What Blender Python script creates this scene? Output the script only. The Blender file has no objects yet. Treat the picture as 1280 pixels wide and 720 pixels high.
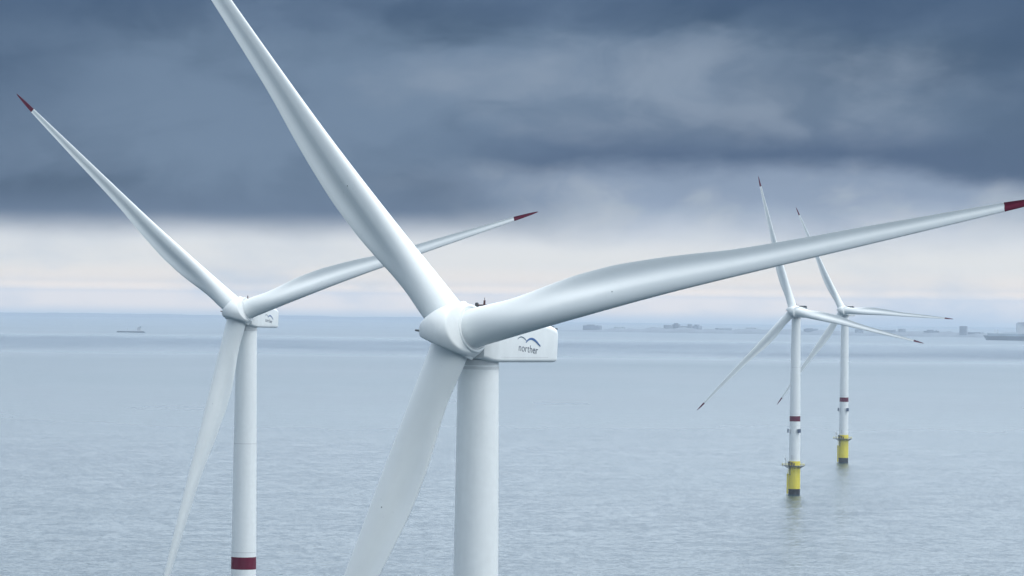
import bpy, bmesh, math, random
from mathutils import Matrix, Vector, Euler
random.seed(7)
R_ = math.radians
PI = math.pi
SC = bpy.context.scene
COL = SC.collection

# ------------------------------------------------------------------ camera
CAM_H = 110.71                      # just above hub height, from a helicopter
cam = bpy.data.cameras.new('camera')
cam.sensor_width = 36
cam.lens = 4500 / 1280 * 36
cam.clip_start = 1
cam.clip_end = 200000
co = bpy.data.objects.new('camera', cam)
COL.objects.link(co)
co.matrix_world = (Matrix.Translation((0, 0, CAM_H)) @ Matrix.Rotation(PI / 2 + 0.003769, 4, 'X')
                   @ Matrix.Rotation(0.0121446, 4, 'Z'))
SC.camera = co

# ------------------------------------------------------------------ view
SC.view_settings.view_transform = 'Standard'
SC.view_settings.look = 'None'
SC.view_settings.exposure = 0.4
SC.view_settings.gamma = 1
SC.view_settings.use_curve_mapping = False
SC.render.engine = 'CYCLES'
SC.cycles.use_denoising = True
SC.cycles.max_bounces = 6
SC.cycles.volume_bounces = 0
SC.cycles.sample_clamp_indirect = 4

# ------------------------------------------------------------------ shader maths helper
class NG:
    def __init__(s, nt): s.nt = nt
    def n(s, t, **k):
        a = s.nt.nodes.new(t)
        for q, v in k.items(): setattr(a, q, v)
        return a
    def put(s, sock, v):
        if hasattr(v, 'links') or isinstance(v, bpy.types.NodeSocket): s.nt.links.new(v, sock)
        else: sock.default_value = v
    def m(s, op, a, b=0.0, c=0.0, clamp=False):
        q = s.n('ShaderNodeMath', operation=op, use_clamp=clamp)
        s.put(q.inputs[0], a); s.put(q.inputs[1], b); s.put(q.inputs[2], c)
        return q.outputs[0]
    def add(s, a, b): return s.m('ADD', a, b)
    def sub(s, a, b): return s.m('SUBTRACT', a, b)
    def mul(s, a, b): return s.m('MULTIPLY', a, b)
    def div(s, a, b): return s.m('DIVIDE', a, b)
    def ss(s, x, e0, e1, o0=0.0, o1=1.0):      # smoothstep
        q = s.n('ShaderNodeMapRange', interpolation_type='SMOOTHSTEP')
        s.put(q.inputs[0], x); s.put(q.inputs[1], e0); s.put(q.inputs[2], e1)
        s.put(q.inputs[3], o0); s.put(q.inputs[4], o1)
        return q.outputs[0]
    def mix(s, f, a, b):
        q = s.n('ShaderNodeMix', data_type='RGBA')
        s.put(q.inputs[0], f)
        for i, v in ((6, a), (7, b)):
            if isinstance(v, tuple): v = (*v, 1) if len(v) == 3 else v
            s.put(q.inputs[i], v)
        return q.outputs[2]
    def vec(s, x, y, z):
        q = s.n('ShaderNodeCombineXYZ')
        for i, v in enumerate((x, y, z)): s.put(q.inputs[i], v)
        return q.outputs[0]
    def noise(s, v, scale=1.0, detail=3.0, rough=0.5, dist=0.0, out=0):
        q = s.n('ShaderNodeTexNoise')
        s.put(q.inputs['Vector'], v)
        q.inputs['Scale'].default_value = scale; q.inputs['Detail'].default_value = detail
        q.inputs['Roughness'].default_value = rough; q.inputs['Distortion'].default_value = dist
        return q.outputs[out]

def srgb(r, g, b):
    return tuple((c / 255 / 12.92 if c / 255 <= .04045 else ((c / 255 + .055) / 1.055) ** 2.4) for c in (r, g, b))

# ------------------------------------------------------------------ sky
SUN_AZ, SUN_EL = R_(108), R_(62)     # azimuth from the view direction towards the right
world = bpy.data.worlds.new('World')
SC.world = world
world.use_nodes = True
nt = world.node_tree
nt.nodes.clear()
g = NG(nt)
tc = g.n('ShaderNodeTexCoord')
sp = g.n('ShaderNodeSeparateXYZ')
nt.links.new(tc.outputs['Generated'], sp.inputs[0])
dx, dy, dz = sp.outputs
D = 4500 * PI / 180                                   # one degree in sky units
el = g.mul(g.m('ARCSINE', dz), 4500.0)                # elevation, 78.5 units per degree
az = g.mul(g.m('ARCTAN2', dx, dy), 4500.0)
p2 = g.vec(g.div(az, 330.0), g.div(el, 120.0), 0.0)
w1 = g.sub(g.noise(p2, 1.0, 5, .5), .5)
w2 = g.sub(g.noise(g.vec(g.div(az, 120.0), g.div(el, 55.0), 3.7), 1.0, 4, .55), .5)
w3 = g.sub(g.noise(g.vec(g.div(az, 700.0), g.div(el, 190.0), 9.1), 1.0, 3, .45), .5)
# pale band under the cloud
low = g.mix(g.ss(el, -24.0, -6.0), (1.0, 1.0, .95), (3.2, 2.2, 1.2))     # a bright clearing far off, seen through the haze
low = g.mix(g.ss(el, 3.0, 13.0), low, (2.1, 1.55, 1.0))
low = g.mix(g.ss(el, 10.0, 22.0), low, (1.20, 1.03, .86))
low = g.mix(g.ss(el, 20.0, 50.0), low, (.94, .92, .88))
low = g.mix(g.ss(el, 45.0, 95.0), low, (.80, .84, .89))
low = g.mix(g.ss(g.add(w1, g.mul(w2, .6)), -.05, .35), low, srgb(222, 227, 233))
# billows: noise warped by noise, sheared so the masses climb to the right
wa = g.noise(g.vec(g.div(az, 260.0), g.div(el, 120.0), 21.0), 1.0, 4, .5, out=1)
wsp = g.n('ShaderNodeSeparateColor'); nt.links.new(wa, wsp.inputs[0])
baz = g.add(az, g.mul(g.sub(wsp.outputs[0], .5), 260.0))
bel = g.add(g.add(el, g.mul(az, -.10)), g.mul(g.sub(wsp.outputs[1], .5), 130.0))
tone = g.noise(g.vec(g.div(baz, 400.0), g.div(bel, 175.0), 5.3), 1.0, 4, .45)
tone2 = g.noise(g.vec(g.div(baz, 140.0), g.div(bel, 85.0), 1.9), 1.0, 4, .5)
tt = g.add(g.mul(tone, .74), g.mul(tone2, .26))
right = g.ss(g.add(g.add(az, g.mul(w3, 320.0)), g.mul(w1, 160.0)), -170.0, 190.0)
# slate cloud with a flat base, its lower part paler towards the right
dark = g.mix(g.ss(tt, .36, .60), srgb(44, 73, 106), srgb(107, 130, 158))
mid = g.mix(g.ss(g.add(el, g.mul(w2, 50.0)), 90.0, 175.0), srgb(150, 168, 194), srgb(134, 152, 178))
mid = g.mix(g.ss(g.add(tone2, g.mul(w2, .4)), .38, .68), mid, srgb(176, 187, 201))
# ragged lower rim of the higher cloud on the right
hi = g.add(g.add(g.add(el, g.mul(w1, 46.0)), g.mul(w2, 44.0)), g.ss(az, 380.0, 640.0, 0.0, 16.0))
under = g.mix(g.ss(hi, 150.0, 186.0), mid, srgb(66, 91, 127))
under = g.mix(g.ss(hi, 186.0, 262.0), under, dark)
cloud = g.mix(right, dark, under)
cloud = g.mix(g.mul(g.ss(g.add(el, g.mul(w1, 30.0)), 150.0, 92.0), g.sub(1.0, right)), cloud, srgb(90, 112, 142))
# a lighter bank high on the right, a dark bay above it
bx = g.div(g.sub(az, 230.0), 360.0); by = g.div(g.sub(el, 268.0), 66.0)
bank = g.ss(g.add(g.add(g.mul(bx, bx), g.mul(by, by)), g.mul(g.add(w1, w2), 2.2)), 1.7, -.1)
cloud = g.mix(g.mul(bank, .62), cloud, g.mix(g.ss(tone2, .35, .65), srgb(112, 132, 158), srgb(148, 163, 183)))
topd = g.ss(g.add(g.add(el, g.mul(w1, 110.0)), g.mul(w2, 70.0)), 318.0, 384.0)
cloud = g.mix(g.mul(topd, .5), cloud, srgb(58, 84, 122))
cl = g.ss(g.add(g.add(az, g.mul(w1, 200.0)), g.mul(el, -.9)), -640.0, -940.0)
cr = g.ss(g.add(g.add(az, g.mul(w1, 160.0)), g.mul(w2, 120.0)), 430.0, 680.0)
cloud = g.mix(g.mul(g.add(cl, g.mul(cr, g.ss(hi, 160.0, 190.0))), .62), cloud, srgb(62, 88, 122))
edge = g.add(g.add(g.sub(el, 88.0), g.mul(w1, g.add(9.0, g.mul(right, 44.0)))), g.mul(w2, g.add(9.0, g.mul(right, 24.0))))
c2 = g.mix(g.ss(edge, g.add(-20.0, g.mul(right, -14.0)), g.add(24.0, g.mul(right, 22.0))), low, cloud)
# higher up the overcast thins and brightens all the way to the zenith
ov = g.noise(g.vec(g.mul(dx, 3.0), g.mul(dy, 3.0), g.mul(dz, 6.0)), 1.0, 5, .55)
vs = g.n('ShaderNodeVectorMath', operation='SCALE')                     # exposure 0.4 lifts the picture: keep the low cloud at its own level
nt.links.new(c2, vs.inputs[0]); vs.inputs['Scale'].default_value = .70
c2s = vs.outputs[0]
over = g.mix(ov, (1.34, 1.56, 1.76), (1.70, 1.92, 2.12))
over = g.mix(g.ss(dy, .35, -.35), over, g.mix(g.ss(dx, -.95, .35), (.48, .58, .68), (1.30, 1.44, 1.54)))                 # unseen sky behind the camera dimmed, most at left, to shape the turbines' shading
over = g.mix(g.mul(g.ss(dx, .2, -.9), .6), over, (.32, .40, .50))        # and dimmed to the left, to shade that side of the towers
over = g.mix(g.ss(dz, .35, .9), over, (.72, .79, .87))
S = (math.sin(SUN_AZ) * math.cos(SUN_EL), math.cos(SUN_AZ) * math.cos(SUN_EL), math.sin(SUN_EL))
dot = g.add(g.add(g.mul(dx, S[0]), g.mul(dy, S[1])), g.mul(dz, S[2]))
glow = g.m('POWER', g.m('MAXIMUM', dot, 0.0), 7.0)
over = g.mix(g.mul(glow, .85), over, (1.9, 1.92, 1.9))
c3 = g.mix(g.ss(g.add(el, g.mul(w1, 160.0)), 430.0, 720.0), c2s, over)
c3 = g.mix(g.ss(el, -60.0, -30.0), srgb(150, 172, 198), c3)
sky = g.n('ShaderNodeTexSky', sky_type='NISHITA', sun_disc=False)
sky.sun_elevation = SUN_EL
sky.sun_rotation = SUN_AZ
cover = g.mix(1.0, (0, 0, 0), sky.outputs[0])
bg1 = g.n('ShaderNodeBackground'); nt.links.new(sky.outputs[0], bg1.inputs[0]); bg1.inputs[1].default_value = .08
bg2 = g.n('ShaderNodeBackground'); nt.links.new(c3, bg2.inputs[0]); bg2.inputs[1].default_value = 1.0
mx = g.n('ShaderNodeMixShader'); mx.inputs[0].default_value = .95
nt.links.new(bg1.outputs[0], mx.inputs[1]); nt.links.new(bg2.outputs[0], mx.inputs[2])
wo = g.n('ShaderNodeOutputWorld'); nt.links.new(mx.outputs[0], wo.inputs[0])
world.cycles.sampling_method = 'MANUAL'
world.cycles.sample_map_resolution = 1024

# ------------------------------------------------------------------ sun
sl = bpy.data.lights.new('sun', 'SUN')
sl.energy = 1.0; sl.angle = R_(20); sl.color = (1, .975, .94)
so = bpy.data.objects.new('sun', sl)
COL.objects.link(so)
so.rotation_euler = Vector(S).to_track_quat('Z', 'Y').to_euler()

# ------------------------------------------------------------------ materials
def mat(name):
    m = bpy.data.materials.new(name); m.use_nodes = True
    m.node_tree.nodes.clear()
    k = NG(m.node_tree)
    b = k.n('ShaderNodeBsdfPrincipled'); o = k.n('ShaderNodeOutputMaterial')
    m.node_tree.links.new(b.outputs[0], o.inputs[0])
    return m, k, b

def paint(name, col, rough=.35, wear=.12, scale=.35, spec=.5, streak=1.0):
    """painted metal or glass fibre: faint weathering, streaks running down"""
    m, k, b = mat(name)
    t = k.n('ShaderNodeTexCoord')
    mp = k.n('ShaderNodeMapping'); mp.inputs['Scale'].default_value = (1.6, 1.6, .16 * streak)
    m.node_tree.links.new(t.outputs['Object'], mp.inputs[0])
    n1 = k.noise(mp.outputs[0], scale, 6, .6)
    n2 = k.noise(t.outputs['Object'], scale * 3, 5, .6)
    f = k.ss(k.add(k.mul(n1, .6), k.mul(n2, .4)), .38, .66)
    d = tuple(c * (1 - wear) for c in col)
    k.put(b.inputs['Base Color'], k.mix(f, d, col))
    k.put(b.inputs['Roughness'], k.ss(n2, .3, .7, rough - .05, rough + .1))
    b.inputs['Specular IOR Level'].default_value = spec
    return m

WHITE = paint('white_paint', (.74, .78, .795), .36, .06)
BLADE = paint('blade_gelcoat', (.75, .79, .80), .32, .035, .25)
WHITE2 = paint('offwhite_trim', (.60, .63, .65), .45, .1)
RED = paint('signal_red', (.125, .002, .026), .5, .2, spec=.15)
DKRED = paint('lamp_red', (.045, .005, .009), .5, .2, 2)
YELLOW = paint('yellow_paint', (.74, .63, .05), .45, .16, .5)
BLACK = paint('marine_growth', (.014, .020, .026), .6, .5, .8)
STEEL = paint('galvanised_steel', (.15, .17, .185), .5, .25, 1.2)
DARK = paint('dark_grey_metal', (.035, .04, .05), .5, .25, 1)
GAP = paint('painted_gap_shade', (.02, .024, .028), .7, .2, 1)  # shade between hub and nacelle, put into a near-black colour
BOARD = paint('blue_grey_board', (.045, .075, .14), .5, .3, 2)
NAVY = paint('navy_ink', (.014, .030, .075), .5, .05)
BLUE = paint('blue_ink', (.03, .11, .30), .5, .05)
GREYINK = paint('grey_blue_ink', (.10, .15, .21), .5, .05)

# ------------------------------------------------------------------ mesh helpers
def mesh_obj(name, bm, m, parent=None, smooth=True, mw=None, angle=None):
    me = bpy.data.meshes.new(name)
    bmesh.ops.recalc_face_normals(bm, faces=bm.faces)
    bm.to_mesh(me); bm.free()
    me.materials.append(m)
    if smooth:
        me.shade_smooth()
        me.set_sharp_from_angle(angle=R_(angle if angle else 38))
    o = bpy.data.objects.new(name, me)
    COL.objects.link(o)
    if parent: o.parent = parent
    if mw is not None: o.matrix_local = mw
    return o

def lathe(bm, prof, n=48, mtx=Matrix(), cap=True):
    rings = []
    for r, z in prof:
        if r < 1e-6: rings.append([bm.verts.new(mtx @ Vector((0, 0, z)))])
        else: rings.append([bm.verts.new(mtx @ Vector((r * math.cos(2 * PI * i / n), r * math.sin(2 * PI * i / n), z))) for i in range(n)])
    for a, b in zip(rings, rings[1:]):
        for i in range(n):
            j = (i + 1) % n
            if len(a) == 1 and len(b) == 1: continue
            if len(a) == 1: bm.faces.new((a[0], b[i], b[j]))
            elif len(b) == 1: bm.faces.new((a[i], b[0], a[j]))
            else: bm.faces.new((a[i], b[i], b[j], a[j]))
    if cap:
        for r in (rings[0], rings[-1]):
            if len(r) > 2: bm.faces.new(r)

def box(bm, x0, x1, y0, y1, z0, z1, mtx=Matrix()):
    v = [bm.verts.new(mtx @ Vector(p)) for p in ((x0, y0, z0), (x1, y0, z0), (x1, y1, z0), (x0, y1, z0),
                                                 (x0, y0, z1), (x1, y0, z1), (x1, y1, z1), (x0, y1, z1))]
    for f in ((0, 3, 2, 1), (4, 5, 6, 7), (0, 1, 5, 4), (1, 2, 6, 5), (2, 3, 7, 6), (3, 0, 4, 7)):
        bm.faces.new([v[i] for i in f])

def rod(bm, a, b, r, n=10, r2=None):
    a, b = Vector(a), Vector(b)
    q = (b - a).to_track_quat('Z', 'Y').to_matrix().to_4x4()
    lathe(bm, [(r, 0), (r if r2 is None else r2, (b - a).length)], n, Matrix.Translation(a) @ q)

def ring_tube(bm, R, z, r, n=48, a0=0, a1=2 * PI):
    for i in range(n):
        p = a0 + (a1 - a0) * i / n; q = a0 + (a1 - a0) * (i + 1) / n
        rod(bm, (R * math.cos(p), R * math.sin(p), z), (R * math.cos(q), R * math.sin(q), z), r, 6)

def interp(tab, x):
    for (x0, y0), (x1, y1) in zip(tab, tab[1:]):
        if x <= x1:
            t = max(0, (x - x0) / (x1 - x0)); return y0 + (y1 - y0) * t
    return tab[-1][1]

def smooth_interp(tab, x):           # Catmull-Rom-like (monotone) interpolation
    n = len(tab)
    if x <= tab[0][0]: return tab[0][1]
    if x >= tab[-1][0]: return tab[-1][1]
    sl = [(tab[i + 1][1] - tab[i][1]) / (tab[i + 1][0] - tab[i][0]) for i in range(n - 1)]
    ms = [sl[0]] + [0 if sl[i - 1] * sl[i] <= 0 else 2 * sl[i - 1] * sl[i] / (sl[i - 1] + sl[i]) for i in range(1, n - 1)] + [sl[-1]]
    for i in range(n - 1):
        if x <= tab[i + 1][0]:
            h = tab[i + 1][0] - tab[i][0]; t = (x - tab[i][0]) / h
            return ((2 * t**3 - 3 * t**2 + 1) * tab[i][1] + (t**3 - 2 * t**2 + t) * h * ms[i]
                    + (-2 * t**3 + 3 * t**2) * tab[i + 1][1] + (t**3 - t**2) * h * ms[i + 1])

def custom(o, **k):
    for a, b in k.items(): o[a] = b
    return o

# ------------------------------------------------------------------ the setting
RE = 7.43e6                                     # earth radius with refraction
def sea_z(r): return -r * r / (2 * RE)

bm = bmesh.new()
NA = 288
rs = [0.0]; r = 40.0
while r < 45000: rs.append(r); r *= 1.075
rs.append(45000)
prev = None
for r in rs:
    if r == 0: cur = [bm.verts.new((0, 0, 0))]
    else: cur = [bm.verts.new((r * math.cos(2 * PI * i / NA), r * math.sin(2 * PI * i / NA), sea_z(r))) for i in range(NA)]
    if prev:
        for i in range(NA):
            j = (i + 1) % NA
            if len(prev) == 1: bm.faces.new((prev[0], cur[i], cur[j]))
            else: bm.faces.new((prev[i], cur[i], cur[j], prev[j]))
    prev = cur
WATER, k, b = mat('sea_water')
geo = k.n('ShaderNodeNewGeometry')
s3 = k.n('ShaderNodeSeparateXYZ'); WATER.node_tree.links.new(geo.outputs['Position'], s3.inputs[0])
px, py, pz = s3.outputs
dist = k.m('SQRT', k.add(k.mul(px, px), k.mul(py, py)))
def slope(sx, sy, seed, detail, rough):
    q = k.noise(k.vec(k.div(px, sx), k.div(py, sy), seed), 1.0, detail, rough, .3, out=1)
    s = k.n('ShaderNodeSeparateColor'); WATER.node_tree.links.new(q, s.inputs[0])
    return k.sub(s.outputs[0], .5), k.sub(s.outputs[1], .5)
a1, b1 = slope(6.0, 4.6, 0.0, 4, .6)
a2, b2 = slope(38.0, 22.0, 4.0, 3, .55)
a3, b3 = slope(2.0, 1.6, 8.0, 3, .6)
gust = k.noise(k.vec(k.div(px, 900.0), k.div(py, 1500.0), 2.0), 1.0, 5, .6)
streak = k.noise(k.vec(k.div(px, 2600.0), k.div(py, 420.0), 6.0), 1.0, 4, .55)
amp = k.ss(k.add(k.mul(gust, .6), k.mul(streak, .4)), .38, .62, .5, 1.35)
fade = k.ss(dist, 1500.0, 4600.0, 1.0, .28)
sx = k.mul(k.mul(amp, fade), k.add(k.add(k.mul(a1, .80), k.mul(a2, .30)), k.mul(a3, .8)))
sy = k.mul(k.mul(amp, fade), k.add(k.add(k.mul(b1, .80), k.mul(b2, .30)), k.mul(b3, .8)))
vn = k.n('ShaderNodeVectorMath', operation='NORMALIZE')
WATER.node_tree.links.new(k.vec(sx, sy, 1.0), vn.inputs[0])
k.put(b.inputs['Normal'], vn.outputs[0])
k.put(b.inputs['Base Color'], k.mix(k.ss(gust, .35, .65), (.009, .034, .052), (.016, .046, .066)))
k.put(b.inputs['Roughness'], k.add(k.sub(k.ss(dist, 1500.0, 7000.0, .24, .36), k.mul(k.mul(k.ss(dist, 6500.0, 8500.0), k.ss(dist, 12500.0, 10000.0)), .20)), k.mul(k.sub(gust, .5), .15)))
b.inputs['IOR'].default_value = 1.34
sea = mesh_obj('sea', bm, WATER, smooth=True, angle=180)
custom(sea, kind='structure')

# ------------------------------------------------------------------ wind turbine meshes
H = 106.77
OV = 5.5
TILT = R_(5)

CHORD = [(2.3, 4.92), (5, 4.84), (8, 4.72), (11, 4.85), (15, 5.2), (19, 5.42), (23, 5.35), (28, 4.9), (34, 4.22), (41, 3.35), (50, 2.7),
         (58, 2.26), (66, 1.74), (72, 1.35), (76, 1.06), (79, .74), (81, .42), (81.8, .18), (82, .05)]
THICK = [(2.3, 1.0), (5, .99), (8, .90), (11, .74), (15, .55), (20, .42), (26, .34), (34, .285), (45, .24), (60, .20), (82, .17)]
ROUND = [(2.3, 1.0), (4.5, 1.0), (7, .85), (10, .55), (14, .22), (18, .05), (22, 0), (82, 0)]
TWIST = [(2.3, 10), (11, 9), (20, 9), (30, 5.8), (42, 4.8), (60, 2), (82, .2)]
BEND = 5.8                      # loaded blades bow downwind
LEOFF = [(2.3, 2.5), (11, 2.08), (20, 1.72), (32, 1.28), (46, 1.02), (60, .76), (75, .38), (80, .2), (82, .02)]
NB = 56
def section(r, grow=1.0):
    c, th, w = smooth_interp(CHORD, r), smooth_interp(THICK, r), interp(ROUND, r)
    beta = R_(smooth_interp(TWIST, r))
    le = smooth_interp(LEOFF, r)
    pts = []
    for i in range(NB):
        t = 2 * PI * i / NB
        x = .5 * (1 - math.cos(t)); s = 1 if t < PI else -1
        yc = math.sqrt(max(0, x * (1 - x)))                                # circle
        ya = 5 * th * (.2969 * math.sqrt(x) - .126 * x - .3516 * x**2 + .2843 * x**3 - .1015 * x**4) + .004
        if r < 40: ya += .02 * x * (40 - r) / 25                          # blunt trailing edge near the root
        if i == NB // 2: ya = 0; yc = 0
        camber = .035 * 4 * x * (1 - x) + .055 * math.sin(PI * x ** 1.6) * x
        if s < 0: ya -= .235 * th * min(1, max(0, (r - 8) / 15)) * math.sin(PI * min(1, max(0, (x - .32) / .68))) ** 2
        y = s * (w * yc * th / 1.0 + (1 - w) * ya) + (1 - w) * camber * min(1, r / 18)
        X = le - c * x; Y = c * y                                         # +Y downwind (suction side)
        X *= 1 if grow == 1.0 else 1; cx = le - c * .35
        X = cx + (X - cx) * grow; Y = Y * grow
        pts.append(Vector((X * math.cos(beta) + Y * math.sin(beta), -X * math.sin(beta) + Y * math.cos(beta) + BEND * (r / 82) ** 2, r)))
    return pts

def loft(bm, secs, cap=True):
    rows = [[bm.verts.new(p) for p in s] for s in secs]
    n = len(rows[0])
    for a, b in zip(rows, rows[1:]):
        for i in range(n):
            j = (i + 1) % n; bm.faces.new((a[i], a[j], b[j], b[i]))
    if cap: bm.faces.new(rows[0][::-1]); bm.faces.new(rows[-1])

RED0 = 75.7
def blade_bm():
    bm = bmesh.new()
    rr = [2.3 + (RED0 - 2.3) * i / 110 for i in range(111)]
    loft(bm, [section(r) for r in rr]); return bm
def blade_tip_bm():
    bm = bmesh.new()
    rr = [RED0 + .002 + (82 - RED0 - .002) * math.sin(PI / 2 * i / 22) for i in range(23)]
    loft(bm, [section(r, 1.0) for r in rr]); return bm
def receptor_bm():
    p = section(24.0); a = p[NB - 11]; b2 = p[NB - 12]; c = section(24.3)[NB - 11]
    nrm = (b2 - a).cross(c - a).normalized()
    if nrm.y > 0: nrm = -nrm
    q = nrm.to_track_quat('Z', 'Y').to_matrix().to_4x4()
    bm = bmesh.new(); lathe(bm, [(0, -.03), (.08, -.03), (.08, .015), (0, .02)], 16, Matrix.Translation(a) @ q)
    return bm
def lathe_bm(prof, n=64, m=Matrix()):
    bm = bmesh.new(); lathe(bm, prof, n, m); return bm

def hub_mesh():
    """rounded spinner that swells into three blade sockets, fused into one skin"""
    bm = bmesh.new()
    prof = []
    for i in range(33):
        a = PI / 2 * i / 32
        prof.append((3.82 * math.cos(a) ** .88, 6.8 * math.sin(a) ** .88))
    prof = [(0, -2.3), (3.0, -2.3), (3.3, -2.1), (3.6, -1.4), (3.78, -.6)] + prof
    prof[-1] = (0, 6.8)
    lathe(bm, prof, 72, Matrix.Rotation(PI / 2, 4, 'X'))                   # +z of profile -> -y (upwind)
    for kk in range(3):                                                    # flat faces for the three blade bearings
        d = Vector((math.sin(kk * 2 * PI / 3) * .997, -.075, math.cos(kk * 2 * PI / 3) * .997))   # faces lean upwind with the coned blades
        gm = list(bm.verts) + list(bm.edges) + list(bm.faces)
        res = bmesh.ops.bisect_plane(bm, geom=gm, plane_co=d * 2.28, plane_no=d, clear_outer=True)
        ed = [e for e in bm.edges if e.is_boundary]
        bmesh.ops.holes_fill(bm, edges=ed)
    me = bpy.data.meshes.new('tmp'); bm.to_mesh(me); bm.free()
    o = bpy.data.objects.new('tmp', me); COL.objects.link(o)
    md = o.modifiers.new('r', 'REMESH'); md.mode = 'VOXEL'; md.voxel_size = .13
    sm = o.modifiers.new('s', 'SMOOTH'); sm.iterations = 14; sm.factor = .5
    bpy.context.view_layer.update()
    dg = bpy.context.evaluated_depsgraph_get()
    out = bpy.data.meshes.new_from_object(o.evaluated_get(dg))
    bpy.data.objects.remove(o)
    out.name = 'hub'
    out.materials.clear(); out.materials.append(WHITE)
    out.shade_smooth()
    return out

def rrect(hw, z0, z1, rt, rb, y, n=9):
    """rounded rectangle section in x-z at depth y (counter-clockwise)"""
    pts = []
    for cx, cz, rr, a0 in ((hw - rt, z1 - rt, rt, 0), (-hw + rt, z1 - rt, rt, 90), (-hw + rb, z0 + rb, rb, 180), (hw - rb, z0 + rb, rb, 270)):
        for i in range(n):
            a = R_(a0 + 90 * i / (n - 1))
            pts.append(Vector((cx + rr * math.cos(a), y, cz + rr * math.sin(a))))
    return pts

def zb(y): return -3.35 + .078 * y
def zt(y): return 2.95 - .022 * y
def nacelle_bm():
    bm = bmesh.new()
    st = [(-2.6, 2.35, .55), (-2.1, 2.75, .8), (-1.3, 3.1, .9), (0, 3.3, .9), (3, 3.4, .8), (8, 3.4, .8), (13, 3.3, .8), (15.0, 3.05, .95), (16.3, 2.75, 1.1)]
    secs = []
    for y, hw, rt in st:
        s = 1 if y > -1 else 1 - .09 * (-1 - y)
        secs.append(rrect(hw, zb(y) * s, zt(y) * s, rt, .45, y))
    for i in range(1, 8):                                                  # rounded tail
        a = PI / 2 * i / 7
        y = 16.3 + 1.0 * math.sin(a); sh = 1.0 * (1 - math.cos(a))
        secs.append(rrect(2.75 - sh, zb(y) + sh * .6, zt(y) - sh, 1.05, .45, y))
    loft(bm, secs)
    return bm

def text_mesh(s, size, depth=.02):
    cu = bpy.data.curves.new('t', 'FONT'); cu.body = s; cu.size = size
    cu.align_x = 'CENTER'; cu.offset = -.014; cu.extrude = depth
    cu.space_character = 1.04
    o = bpy.data.objects.new('t', cu); COL.objects.link(o)
    bpy.context.view_layer.update()
    me = bpy.data.meshes.new_from_object(o.evaluated_get(bpy.context.evaluated_depsgraph_get()))
    bpy.data.objects.remove(o)
    return me

def arc_ribbon(bm, pts, widths, depth=.02):
    """flat tapered ribbon along 2-D points (a bird's wing), given a small thickness"""
    rows = []
    for i, p in enumerate(pts):
        a = Vector(pts[max(0, i - 1)]); b_ = Vector(pts[min(len(pts) - 1, i + 1)])
        d = (b_ - a).normalized(); nrm = Vector((-d.y, d.x)); w = widths[i] / 2
        l = Vector(p) + nrm * w; r = Vector(p) - nrm * w
        rows.append([bm.verts.new((l.x, l.y, depth)), bm.verts.new((r.x, r.y, depth)),
                     bm.verts.new((r.x, r.y, -depth)), bm.verts.new((l.x, l.y, -depth))])
    for a, b_ in zip(rows, rows[1:]):
        for i in range(4):
            j = (i + 1) % 4; bm.faces.new((a[i], a[j], b_[j], b_[i]))
    bm.faces.new(rows[0]); bm.faces.new(rows[-1][::-1])

def wing(x0, y0, x1, y1, rise, w, n=18, skew=.45):
    pts, ws = [], []
    for i in range(n + 1):
        t = i / n
        pts.append((x0 + (x1 - x0) * t, y0 + (y1 - y0) * t + rise * math.sin(PI * t ** (.8)) ))
        ws.append(w * (.25 + .75 * math.sin(PI * min(1, t * .85 + .1))))
    return pts, ws

# tower radius against height
TOW = [(17.2, 3.22), (30, 3.2), (44, 3.13), (60, 3.0), (75, 2.86), (90, 2.72), (102.6, 2.62)]
def tr(z): return interp(TOW, z)
def tower_bm():
    bm = bmesh.new()
    prof = []
    zs = [17.2 + (102.6 - 17.2) * i / 60 for i in range(61)]
    for z in zs: prof.append((tr(z), z))
    lathe(bm, prof, 96)
    return bm

def flange_bm(z):
    return lathe_bm([(tr(z) - .05, z - .12), (tr(z) + .018, z - .10), (tr(z) + .018, z + .10), (tr(z) - .05, z + .12)], 96)

PROTO = {}
def shared(key, fn, m, **k):
    """build a mesh once, reuse its data for every copy"""
    if key not in PROTO:
        r = fn()
        if isinstance(r, bpy.types.Mesh): PROTO[key] = r
        else:
            o = mesh_obj(key, r, m, **k); PROTO[key] = o.data; bpy.data.objects.remove(o)
    return PROTO[key]
def part(name, me, parent, M=Matrix()):
    o = bpy.data.objects.new(name, me); COL.objects.link(o)
    o.parent = parent; o.matrix_local = M
    return o

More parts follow.
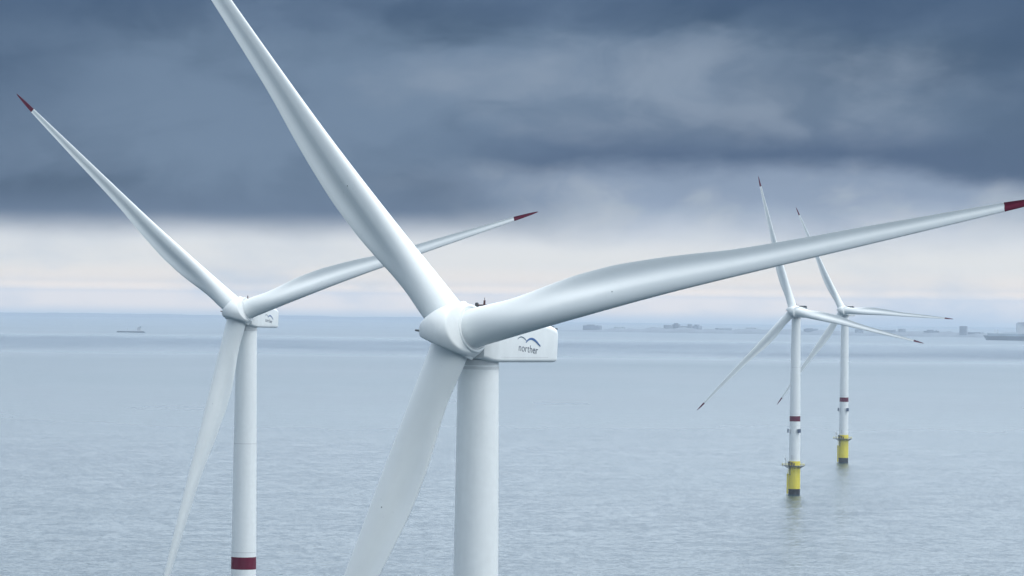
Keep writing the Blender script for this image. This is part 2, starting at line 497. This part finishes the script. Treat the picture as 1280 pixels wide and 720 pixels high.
def cooler_bm():
    bm = bmesh.new()
    box(bm, -2.1, 2.1, 12.2, 14.6, 2.75, 4.65)
    bmesh.ops.bevel(bm, geom=list(bm.edges), offset=.08, segments=2, affect='EDGES')
    for i in range(9): box(bm, -2.0 + i * .46, -1.78 + i * .46, 12.2, 12.32, 2.9, 4.2)
    for x in (-1.8, 1.8):
        for y in (12.6, 14.3): box(bm, x - .12, x + .12, y - .12, y + .12, 2.5, 2.8)
    return bm
def hoist_bm():
    bm = bmesh.new()
    for x in (-2.6, 2.6):
        rod(bm, (x, 5.0, 3.4), (x, 11.5, 3.25), .035, 6)
        for i in range(6): rod(bm, (x, 5.0 + i * 1.3, 2.6), (x, 5.0 + i * 1.3, 3.38), .03, 6)
    for y in (5.0, 11.5): rod(bm, (-2.6, y, 3.35), (2.6, y, 3.35), .035, 6)
    return bm
def mast_bm():
    bm = bmesh.new()
    x = -.85
    rod(bm, (x, 2.6, 2.6), (x, 2.6, 4.75), .19, 10, .13)
    rod(bm, (x, 2.6, 4.7), (x, 2.6, 5.1), .04, 6)
    rod(bm, (x - 1.1, 2.6, 4.12), (x + 1.15, 2.6, 4.12), .10, 8)
    rod(bm, (x - 1.0, 2.6, 2.7), (x - 1.0, 2.6, 4.1), .06, 8)
    rod(bm, (x + .7, 2.6, 2.7), (x + .7, 2.6, 4.1), .05, 6)
    rod(bm, (x + 1.1, 2.6, 4.12), (x + 1.6, 2.6, 4.3), .05, 6)
    return bm
def lamp_bm(x, y, z, r=.2, h=.42):
    return lathe_bm([(0, z), (r * 1.1, z), (r * 1.1, z + .08), (r, z + .1), (r, z + h * .75), (r * .6, z + h), (0, z + h)], 16, Matrix.Translation((x, y, 0)))
def tail_bracket_bm():
    bm = bmesh.new()
    box(bm, 1.5, 1.9, 15.4, 16.9, 2.35, 2.68)
    rod(bm, (1.7, 16.8, 2.5), (1.7, 18.2, 2.45), .09, 8)
    rod(bm, (1.7, 16.4, 2.6), (1.7, 16.4, 3.2), .07, 8)
    return bm

def platform_bm():
    bm = bmesh.new()
    lathe(bm, [(3.3, 16.75), (5.9, 16.75), (5.95, 16.78), (5.95, 17.05), (5.9, 17.08), (3.3, 17.08)], 48)
    for i in range(16):                                                     # brackets below the deck
        a = 2 * PI * i / 16
        rod(bm, (3.3 * math.cos(a), 3.3 * math.sin(a), 15.2), (5.7 * math.cos(a), 5.7 * math.sin(a), 16.75), .13, 6)
    # lay-down area sticking out to the left
    box(bm, -7.2, -5.0, -2.2, 2.2, 16.75, 17.06)
    return bm
def railing_bm():
    bm = bmesh.new()
    for z in (17.6, 18.2): ring_tube(bm, 5.85, z, .045, 40)
    for i in range(24):
        a = 2 * PI * i / 24
        rod(bm, (5.85 * math.cos(a), 5.85 * math.sin(a), 17.0), (5.85 * math.cos(a), 5.85 * math.sin(a), 18.2), .045, 6)
    for y in (-2.15, 2.15):
        for z in (17.6, 18.2): rod(bm, (-7.15, y, z), (-5.3, y, z), .045, 6)
    for z in (17.6, 18.2): rod(bm, (-7.15, -2.15, z), (-7.15, 2.15, z), .045, 6)
    for y in (-2.15, -.7, .7, 2.15): rod(bm, (-7.15, y, 17.0), (-7.15, y, 18.2), .045, 6)
    return bm
def crane_bm():
    bm = bmesh.new()
    rod(bm, (-5.3, -1.9, 17.05), (-5.3, -1.9, 20.6), .48, 12, .36)
    rod(bm, (-5.3, -1.9, 20.5), (-6.0, -3.6, 21.9), .34, 10, .2)
    rod(bm, (-6.0, -3.6, 21.9), (-6.0, -3.6, 19.6), .03, 6)
    box(bm, -5.75, -4.85, -2.3, -1.5, 19.6, 20.6)
    return bm
def cabinet_bm(x, y, w, d, h):
    bm = bmesh.new(); box(bm, x - w / 2, x + w / 2, y - d / 2, y + d / 2, 17.09, 17.09 + h)
    box(bm, x - w / 2 - .06, x + w / 2 + .06, y - d / 2 - .06, y + d / 2 + .06, 17.09 + h, 17.09 + h + .1)
    return bm
def landing_bm():
    bm = bmesh.new()
    for y in (-1.1, 1.1):
        rod(bm, (-4.0, y, .5), (-4.0, y, 12.2), .38, 12)
        for z in (2.2, 7.0, 11.6): rod(bm, (-3.2, y, z), (-4.0, y, z), .2, 8)
    for i in range(26): rod(bm, (-3.95, -.35, 1.6 + i * .58), (-3.95, .35, 1.6 + i * .58), .03, 6)
    for y in (-.35, .35): rod(bm, (-3.95, y, 1.2), (-3.95, y, 16.8), .05, 6)
    return bm
def cable_tube_bm():
    bm = bmesh.new()
    for (a, r_) in ((-140, .3),):
        x, y = 3.62 * math.cos(R_(a)), 3.62 * math.sin(R_(a))
        rod(bm, (x, y, 11.5), (x, y, 16.9), r_, 10)
    return bm
def tp_bm():
    return lathe_bm([(3.46, 3.4), (3.46, 15.0), (3.46, 17.0), (3.42, 19.3), (3.40, 19.6), (3.26, 19.62)], 72)
def pile_bm():
    return lathe_bm([(3.40, -6), (3.40, 3.36), (3.47, 3.38)], 72)

def board_bm():
    bm = bmesh.new()
    box(bm, -1.15, 1.15, -.05, .05, -1.15, 1.15)
    bmesh.ops.bevel(bm, geom=list(bm.edges), offset=.02, segments=1, affect='EDGES')
    return bm
def board_arm_bm(z):
    bm = bmesh.new()
    box(bm, -.9, .9, .05, 1.1, z - .05, z + .05)
    return bm
def door_bm():
    bm = bmesh.new()
    b0 = 3.235
    box(bm, -.55, .55, -b0 - .06, -b0 + .25, 20.3, 22.9)
    bmesh.ops.bevel(bm, geom=list(bm.edges), offset=.05, segments=2, affect='EDGES')
    return bm

def make_turbine(label, X, Y, yaw, blades, H=H):
    dist = math.hypot(X, Y)
    root = bpy.data.objects.new('wind_turbine', None); COL.objects.link(root)
    root.location = (X, Y, sea_z(dist))
    root.empty_display_size = 5
    custom(root, label=label, category='wind turbine', group='offshore wind turbines')
    dz_ = -sea_z(dist)
    # foundation
    pile = part('monopile', shared('monopile', pile_bm, BLACK), root)
    tp = part('transition_piece', shared('transition_piece', tp_bm, YELLOW), root)
    part('work_platform', shared('work_platform', platform_bm, STEEL, smooth=False), tp)
    part('railing', shared('railing', railing_bm, YELLOW), tp)
    part('boat_landing', shared('boat_landing', landing_bm, YELLOW), tp)
    part('cable_tube', shared('cable_tube', cable_tube_bm, STEEL), tp)
    part('davit_crane', shared('davit_crane', crane_bm, WHITE), tp)
    for cb in ((-3.4, -3.3, 1.5, 1.0, 2.3), (-1.9, -4.2, 1.0, .9, 1.8), (-.6, -4.5, .8, .7, 1.3)):
        part('equipment_cabinet', shared('equipment_cabinet%s' % (cb,), lambda: cabinet_bm(*cb), DARK, smooth=False), tp)
    # tower
    tw = part('tower', shared('tower', tower_bm, WHITE), root, Matrix.Translation((0, 0, dz_)))
    part('red_band', shared('red_band', lambda: lathe_bm([(tr(42.6) + .001, 42.6), (tr(42.6) + .02, 42.62), (tr(45.7) + .02, 45.68), (tr(45.7) + .001, 45.7)], 96), RED), tw)
    for z in (46.9, 74.2): part('flange_seam', shared('flange_%d' % z, lambda: flange_bm(z), WHITE2), tw)
    part('door', shared('door', door_bm, WHITE2), tw, Matrix.Rotation(R_(-35), 4, 'Z'))
    # marker boards, turned about the tower axis
    for a, out in ((-76, 1.05), (33, 1.05), (150, 1.05)):
        M = Matrix.Rotation(R_(a), 4, 'Z') @ Matrix.Translation((0, -(tr(37) + out), 37.1))
        bd = part('marker_board', shared('marker_board', board_bm, BOARD, smooth=False), tw, M)
        for bz in (-.8, .8): part('bracket', shared('bracket%.1f' % bz, lambda: board_arm_bm(bz), WHITE2, smooth=False), bd)
    # nacelle frame
    NF = Matrix.Translation((0, 0, H + dz_)) @ Matrix.Rotation(-yaw, 4, 'Z') @ Matrix.Rotation(-TILT, 4, 'X')
    NY = Matrix.Translation((0, 0, H + dz_)) @ Matrix.Rotation(-yaw, 4, 'Z')
    na = part('nacelle', shared('nacelle', nacelle_bm, WHITE), root, NF)
    part('yaw_bearing', shared('yaw_bearing', lambda: lathe_bm([(2.5, -4.3), (2.655, -4.25), (2.655, -3.9), (2.60, -3.85), (2.60, -3.05), (2.3, -3.0)], 72), WHITE2), root, NY)
    part('hub_gap', shared('hub_gap', lambda: lathe_bm([(2.45, 0), (2.45, 1.6)], 64, Matrix.Translation((0, -2.2, 0)) @ Matrix.Rotation(PI / 2, 4, 'X')), GAP), na)
    def belt(sd):
        bm = bmesh.new()
        for s in (sd,):
            for (y0, y1) in ((0.2, 3), (3, 8), (8, 13)):
                def hw(y): return interp([(-1.3, 3.1), (0, 3.3), (3, 3.4), (8, 3.4), (13, 3.3), (15.2, 3.2)], y) + .012
                za, zc = zb(y0) + .62, zb(y1) + .62
                v = [bm.verts.new((s * hw(y0), y0, za)), bm.verts.new((s * hw(y1), y1, zc)),
                     bm.verts.new((s * hw(y1), y1, zc + .07)), bm.verts.new((s * hw(y0), y0, za + .07)),
                     bm.verts.new((s * (hw(y0) - .1), y0, za)), bm.verts.new((s * (hw(y1) - .1), y1, zc)),
                     bm.verts.new((s * (hw(y1) - .1), y1, zc + .07)), bm.verts.new((s * (hw(y0) - .1), y0, za + .07))]
                for f in ((0, 1, 2, 3), (4, 7, 6, 5), (0, 4, 5, 1), (3, 2, 6, 7), (0, 3, 7, 4), (1, 5, 6, 2)): bm.faces.new([v[i] for i in f])
        return bm
    for sd in (1, -1): part('belt_seam', shared('belt_seam%d' % sd, lambda: belt(sd), WHITE2, smooth=False), na)
    cl = part('cooler', shared('cooler', cooler_bm, DARK, smooth=False), na)
    part('roof_railing', shared('roof_railing', hoist_bm, WHITE2), na)
    part('instrument_mast', shared('instrument_mast', mast_bm, DKRED), na)
    part('obstruction_light', shared('obstruction_light', lambda: lamp_bm(-1.95, 2.6, 3.95, .24, .5), DARK), na)
    part('tail_bracket', shared('tail_bracket', tail_bracket_bm, DARK), na)
    # lettering and bird emblem on both sides
    for s in (1, -1):
        def logo_frame(y, z):
            # local x along the nacelle side reading left to right, local y up, local z outwards
            xa = Vector((0, s * 1.0, 0)); ya = Vector((0, 0, 1)); za = Vector((s * 1.0, 0, 0))
            Mx = Matrix((xa, ya, za)).transposed().to_4x4()
            return Matrix.Translation((s * 3.405, y, z)) @ Mx
        def word():
            me = text_mesh('norther', 1.42); me.transform(Matrix.Diagonal((1.14, 1, 1, 1))); me.materials.append(NAVY); return me
        part('lettering', shared('lettering', word, NAVY), na, logo_frame(7.2, -1.5))
        def w_big():
            bm = bmesh.new(); p, w = wing(-.25, -.1, 3.75, -.25, .66, .30); arc_ribbon(bm, p, w); return bm
        def w_small():
            bm = bmesh.new(); p, w = wing(-2.5, .15, .1, .02, .42, .15); arc_ribbon(bm, p, w); return bm
        part('bird_emblem', shared('emblem_big', w_big, BLUE, smooth=False), na, logo_frame(6.75, -.18))
        part('bird_emblem', shared('emblem_small', w_small, GREYINK, smooth=False), na, logo_frame(6.75, -.18))
    # rotor
    TF = NF @ Matrix.Translation((0, -OV, 0))
    a0 = blades[0][0]
    hub = part('hub', shared('hub', hub_mesh, WHITE), root, TF @ Matrix.Rotation(R_(a0), 4, 'Y'))
    part('nose_rod', shared('nose_rod', lambda: lathe_bm([(.16, 5.8), (.13, 8.3), (.05, 8.4)], 10, Matrix.Rotation(PI / 2, 4, 'X')), STEEL), hub,
         Matrix.Rotation(-R_(a0), 4, 'Y') @ Matrix.Translation((-2.85, 2.6, -.3)))
    for a, c in blades:
        M = TF @ Matrix.Rotation(R_(a), 4, 'Y') @ Matrix.Rotation(R_(c), 4, 'X')
        bl = part('blade', shared('blade', blade_bm, BLADE, angle=60), root, M)
        part('red_tip', shared('red_tip', blade_tip_bm, RED, angle=60), bl)
        part('lightning_receptor', shared('lightning_receptor', receptor_bm, STEEL), bl)
        part('root_collar', shared('root_collar', lambda: lathe_bm([(2.4, 1.9), (3.06, 1.95), (3.10, 2.1), (3.10, 2.44), (3.03, 2.54), (2.84, 2.56), (2.72, 2.46), (2.70, 2.3), (2.4, 2.28)], 96), WHITE), bl)
        part('bearing_gap', shared('bearing_gap', lambda: lathe_bm([(2.40, 2.30), (2.66, 2.32), (2.66, 2.44), (2.40, 2.45)], 96), WHITE2), bl)
    return root

make_turbine('nearest and largest white turbine, lettering and bird emblem readable on its nacelle',
             -4.17, 458.23, R_(28.27), [(-39.3, 7.85), (78.65, 7.85), (199.45, 7.85)], H=106.32)
make_turbine('white turbine at left with a wide red tower band just above the photo\'s bottom edge',
             -66.7, 906.42, R_(15.49), [(-48.13, 7.0), (72.27, 8.0), (192.6, 7.0)])
make_turbine('nearer of the two small turbines on yellow foundations, lower red band, at right',
             166.66, 2108.79, R_(21.36), [(-16.24, 7.8), (102.81, 6.8), (223.51, 5.0)])
make_turbine('farthest and smallest turbine, rightmost on a yellow foundation',
             236.17, 2550.67, R_(22.33), [(-26.86, 5.0), (93.79, 6.8), (214.44, 3.4)])

# ------------------------------------------------------------------ far coast
def smat(name, c, rough=.8):
    m, k, b = mat(name)
    t = k.n('ShaderNodeTexCoord')
    n = k.noise(t.outputs['Object'], .02, 5, .6)
    k.put(b.inputs['Base Color'], k.mix(k.ss(n, .35, .65), tuple(x * .65 for x in c), c))
    b.inputs['Roughness'].default_value = rough
    return m
LAND = smat('far_dunes_and_woods', (.16, .19, .225))
BLOCK = smat('far_concrete', (.29, .32, .36))
BLOCKD = smat('far_dark_cladding', (.22, .25, .30))
HULL = smat('dark_hull_paint', (.06, .08, .11))
HULL2 = smat('red_brown_hull_paint', (.06, .03, .03))
SHIPW = smat('ship_white_paint', (.62, .64, .66))
DECK = smat('ship_deck_paint', (.28, .36, .42))

def coast(name, az0, az1, dist_fn, hfn, width, m, n=160):
    """a low strip of land following the shore, with an uneven skyline, rounded across its width"""
    bm = bmesh.new(); rows = []
    for i in range(n + 1):
        t = i / n; a = R_(az0 + (az1 - az0) * t); d = dist_fn(t)
        endt = min(1, t * 12, (1 - t) * 12)
        h = hfn(t) * endt
        prof = [(-.5, -6), (-.48, 1.0 * endt), (-.36, h * .55), (-.2, h), (.1, h * .95), (.35, h * .6), (.5, -6)]
        row = []
        for (o, z) in prof:
            rr = d + (o + .5) * width
            row.append(bm.verts.new((rr * math.sin(a), rr * math.cos(a), z + sea_z(rr))))
        rows.append(row)
    for a, b in zip(rows, rows[1:]):
        for i in range(6): bm.faces.new((a[i], a[i + 1], b[i + 1], b[i]))
    o = mesh_obj(name, bm, m, smooth=True, angle=50)
    custom(o, kind='structure')
    return o
rnd = random.Random(3)
hs = [rnd.random() for _ in range(400)]
def rough_h(base, amp, freq, seed):
    def f(t):
        x = t * freq + seed; i = int(x); fr = x - i; fr = fr * fr * (3 - 2 * fr)
        y = t * freq * 3.1 + seed + 50; j = int(y); fy = y - j
        return base + amp * ((hs[i % 400] * (1 - fr) + hs[(i + 1) % 400] * fr) + .5 * (hs[j % 400] * (1 - fy) + hs[(j + 1) % 400] * fy))
    return f
coast('coast', .75, 14.0, lambda t: 15800 - 1300 * t, rough_h(8, 12, 60, 3), 900, LAND, 320)
coast('far_coast', -14.0, .9, lambda t: 27500 + 6000 * t, rough_h(24, 9, 30, 90), 1500, LAND, 200)

def at_az(pxl, dist):
    """world x, y for a bearing given as column in the 1280-wide frame"""
    a = math.atan((pxl - 640) / 4500)
    return dist * math.sin(a), dist * math.cos(a), sea_z(dist)

def building(pxl, dist, w, d, h, m, label, steps=0, z0=0.0):
    x, y, z = at_az(pxl, dist)
    bm = bmesh.new()
    box(bm, -w / 2, w / 2, -d / 2, d / 2, -4, h)
    if steps:
        box(bm, -w * .3, w * .15, -d * .3, d * .3, h, h + steps)
        box(bm, w * .28, w * .36, -d * .1, d * .1, h, h + steps * .7)
    for i in range(max(2, int(h // 5))):                                    # storey ledges
        zz = 3 + i * 5
        if zz < h - 1: box(bm, -w / 2 - .3, w / 2 + .3, -d / 2 - .3, -d / 2, zz, zz + .6)
    o = mesh_obj('harbour_building', bm, m, smooth=False)
    o.location = (x, y, z); o.rotation_euler.z = -math.atan2(x, y) + rnd.uniform(-.3, .3)
    custom(o, label=label, category='building', group='hazy buildings along the far shore')
    return o
LB = 'low pale block lost in haze on the far shore skyline'
for (p, w, h, s) in ((668, 70, 20, 0), (741, 110, 30, 4), (775, 60, 24, 0), (836, 50, 38, 0), (846, 30, 42, 6), (853, 60, 34, 0),
                     (863, 26, 44, 0), (872, 40, 36, 5), (905, 90, 26, 0), (940, 60, 30, 0), (1014, 80, 28, 3), (1075, 50, 30, 0),
                     (1108, 120, 30, 0), (1128, 40, 36, 0), (1165, 90, 28, 4), (1218, 100, 24, 0)):
    building(p, 16300 - (p - 640) * 1.6, w * .7, 60, h * .85, BLOCK if rnd.random() < .5 else BLOCKD, LB, s)
building(1205, 15300, 30, 34, 46, BLOCKD, 'isolated tall square block rising above the far shore left of the long ship', 0)
# ------------------------------------------------------------------ ships
def ship(pxl, dist, L, heading, label, kind):
    x, y, z = at_az(pxl, dist)
    root = bpy.data.objects.new('cargo_ship', None); COL.objects.link(root)
    root.location = (x, y, z); root.rotation_euler.z = heading
    custom(root, label=label, category='ship')
    B = L * .13; fb = L * (.036 if kind == 'big' else .035)
    bm = bmesh.new()
    xs = [-L / 2, -L * .48, -L * .3, 0, L * .3, L * .42, L * .47, L / 2]     # bow at -x
    rows = []
    for i, xx in enumerate(xs):
        hw = (.04, .35, .95, 1, 1, .95, .8, .7)[i] * B / 2
        fl = (1.18, 1.1, 1.0, 1, 1, 1, 1.02, 1.02)[i]
        rake = (L * .03 if i == 0 else L * .01 if i == 1 else 0)
        rows.append([bm.verts.new((xx + rake, -hw * .7, -3)), bm.verts.new((xx, -hw, fb * fl)), bm.verts.new((xx, hw, fb * fl)), bm.verts.new((xx + rake, hw * .7, -3))])
    for a, b in zip(rows, rows[1:]):
        for i in range(4):
            j = (i + 1) % 4; bm.faces.new((a[i], a[j], b[j], b[i]))
    bm.faces.new(rows[0]); bm.faces.new(rows[-1][::-1])
    hull = mesh_obj('hull', bm, HULL, root, smooth=False)
    bm = bmesh.new(); box(bm, -L * .46, L * .46, -B * .49, B * .49, fb + .05, fb + (L * .022 if kind == 'big' else 1.2))
    mesh_obj('deck_cargo', bm, DECK if kind == 'big' else HULL2, root, smooth=False)
    sx0 = L * (-.215 if kind == 'big' else .24)
    bm = bmesh.new(); hh = fb + (L * .115 if kind == 'big' else 13)
    box(bm, sx0, sx0 + L * (.2 if kind == 'big' else .12), -B * .4, B * .4, fb + .1, hh)
    box(bm, sx0 + L * .015, sx0 + L * .08, -B * .5, B * .5, hh, hh + 3)
    sup = mesh_obj('superstructure', bm, SHIPW, root, smooth=False)
    bm = bmesh.new()
    box(bm, sx0 + L * .08, sx0 + L * .13, -B * .12, B * .12, hh + .05, hh + (L * .075 if kind == 'big' else 5))
    mesh_obj('funnel', bm, DECK, root, smooth=False)
    bm = bmesh.new(); rod(bm, (sx0 + L * .04, 0, hh + 3), (sx0 + L * .04, 0, hh + 12), .5, 8)
    mesh_obj('mast', bm, SHIPW, root)
    for q in ((-.40, -.375) if kind == 'big' else (-.1,)):
        bm = bmesh.new(); rod(bm, (L * q, 0, fb), (L * q, 0, fb + (L * .055 if kind == 'big' else 11)), 1.6 if kind == 'big' else .9, 10)
        mesh_obj('deck_post', bm, SHIPW, root)
    return root
ship(164, 12300, 98, R_(-3), 'small dark cargo ship with pale bridge, alone on the hazy sea at the far left', 'small')
ship(1303, 13700, 440, R_(-2), 'long blue-grey ship cut by the right edge of the photo', 'big')

# ------------------------------------------------------------------ air
HZ, k, b = mat('sea_haze')
HZ.node_tree.nodes.clear()
pv = k.n('ShaderNodeVolumePrincipled'); ho = k.n('ShaderNodeOutputMaterial')
pv.inputs['Color'].default_value = (.66, .80, .97, 1)
pv.inputs['Density'].default_value = 4.8e-5
pv.inputs['Anisotropy'].default_value = .2
HZ.node_tree.links.new(pv.outputs[0], ho.inputs['Volume'])
bm = bmesh.new(); box(bm, -45600, 45600, -45600, 45600, sea_z(45000) - 3, 193)
hz = mesh_obj('haze', bm, HZ, smooth=False)
custom(hz, kind='stuff', label='thin blue haze over the sea', category='haze')
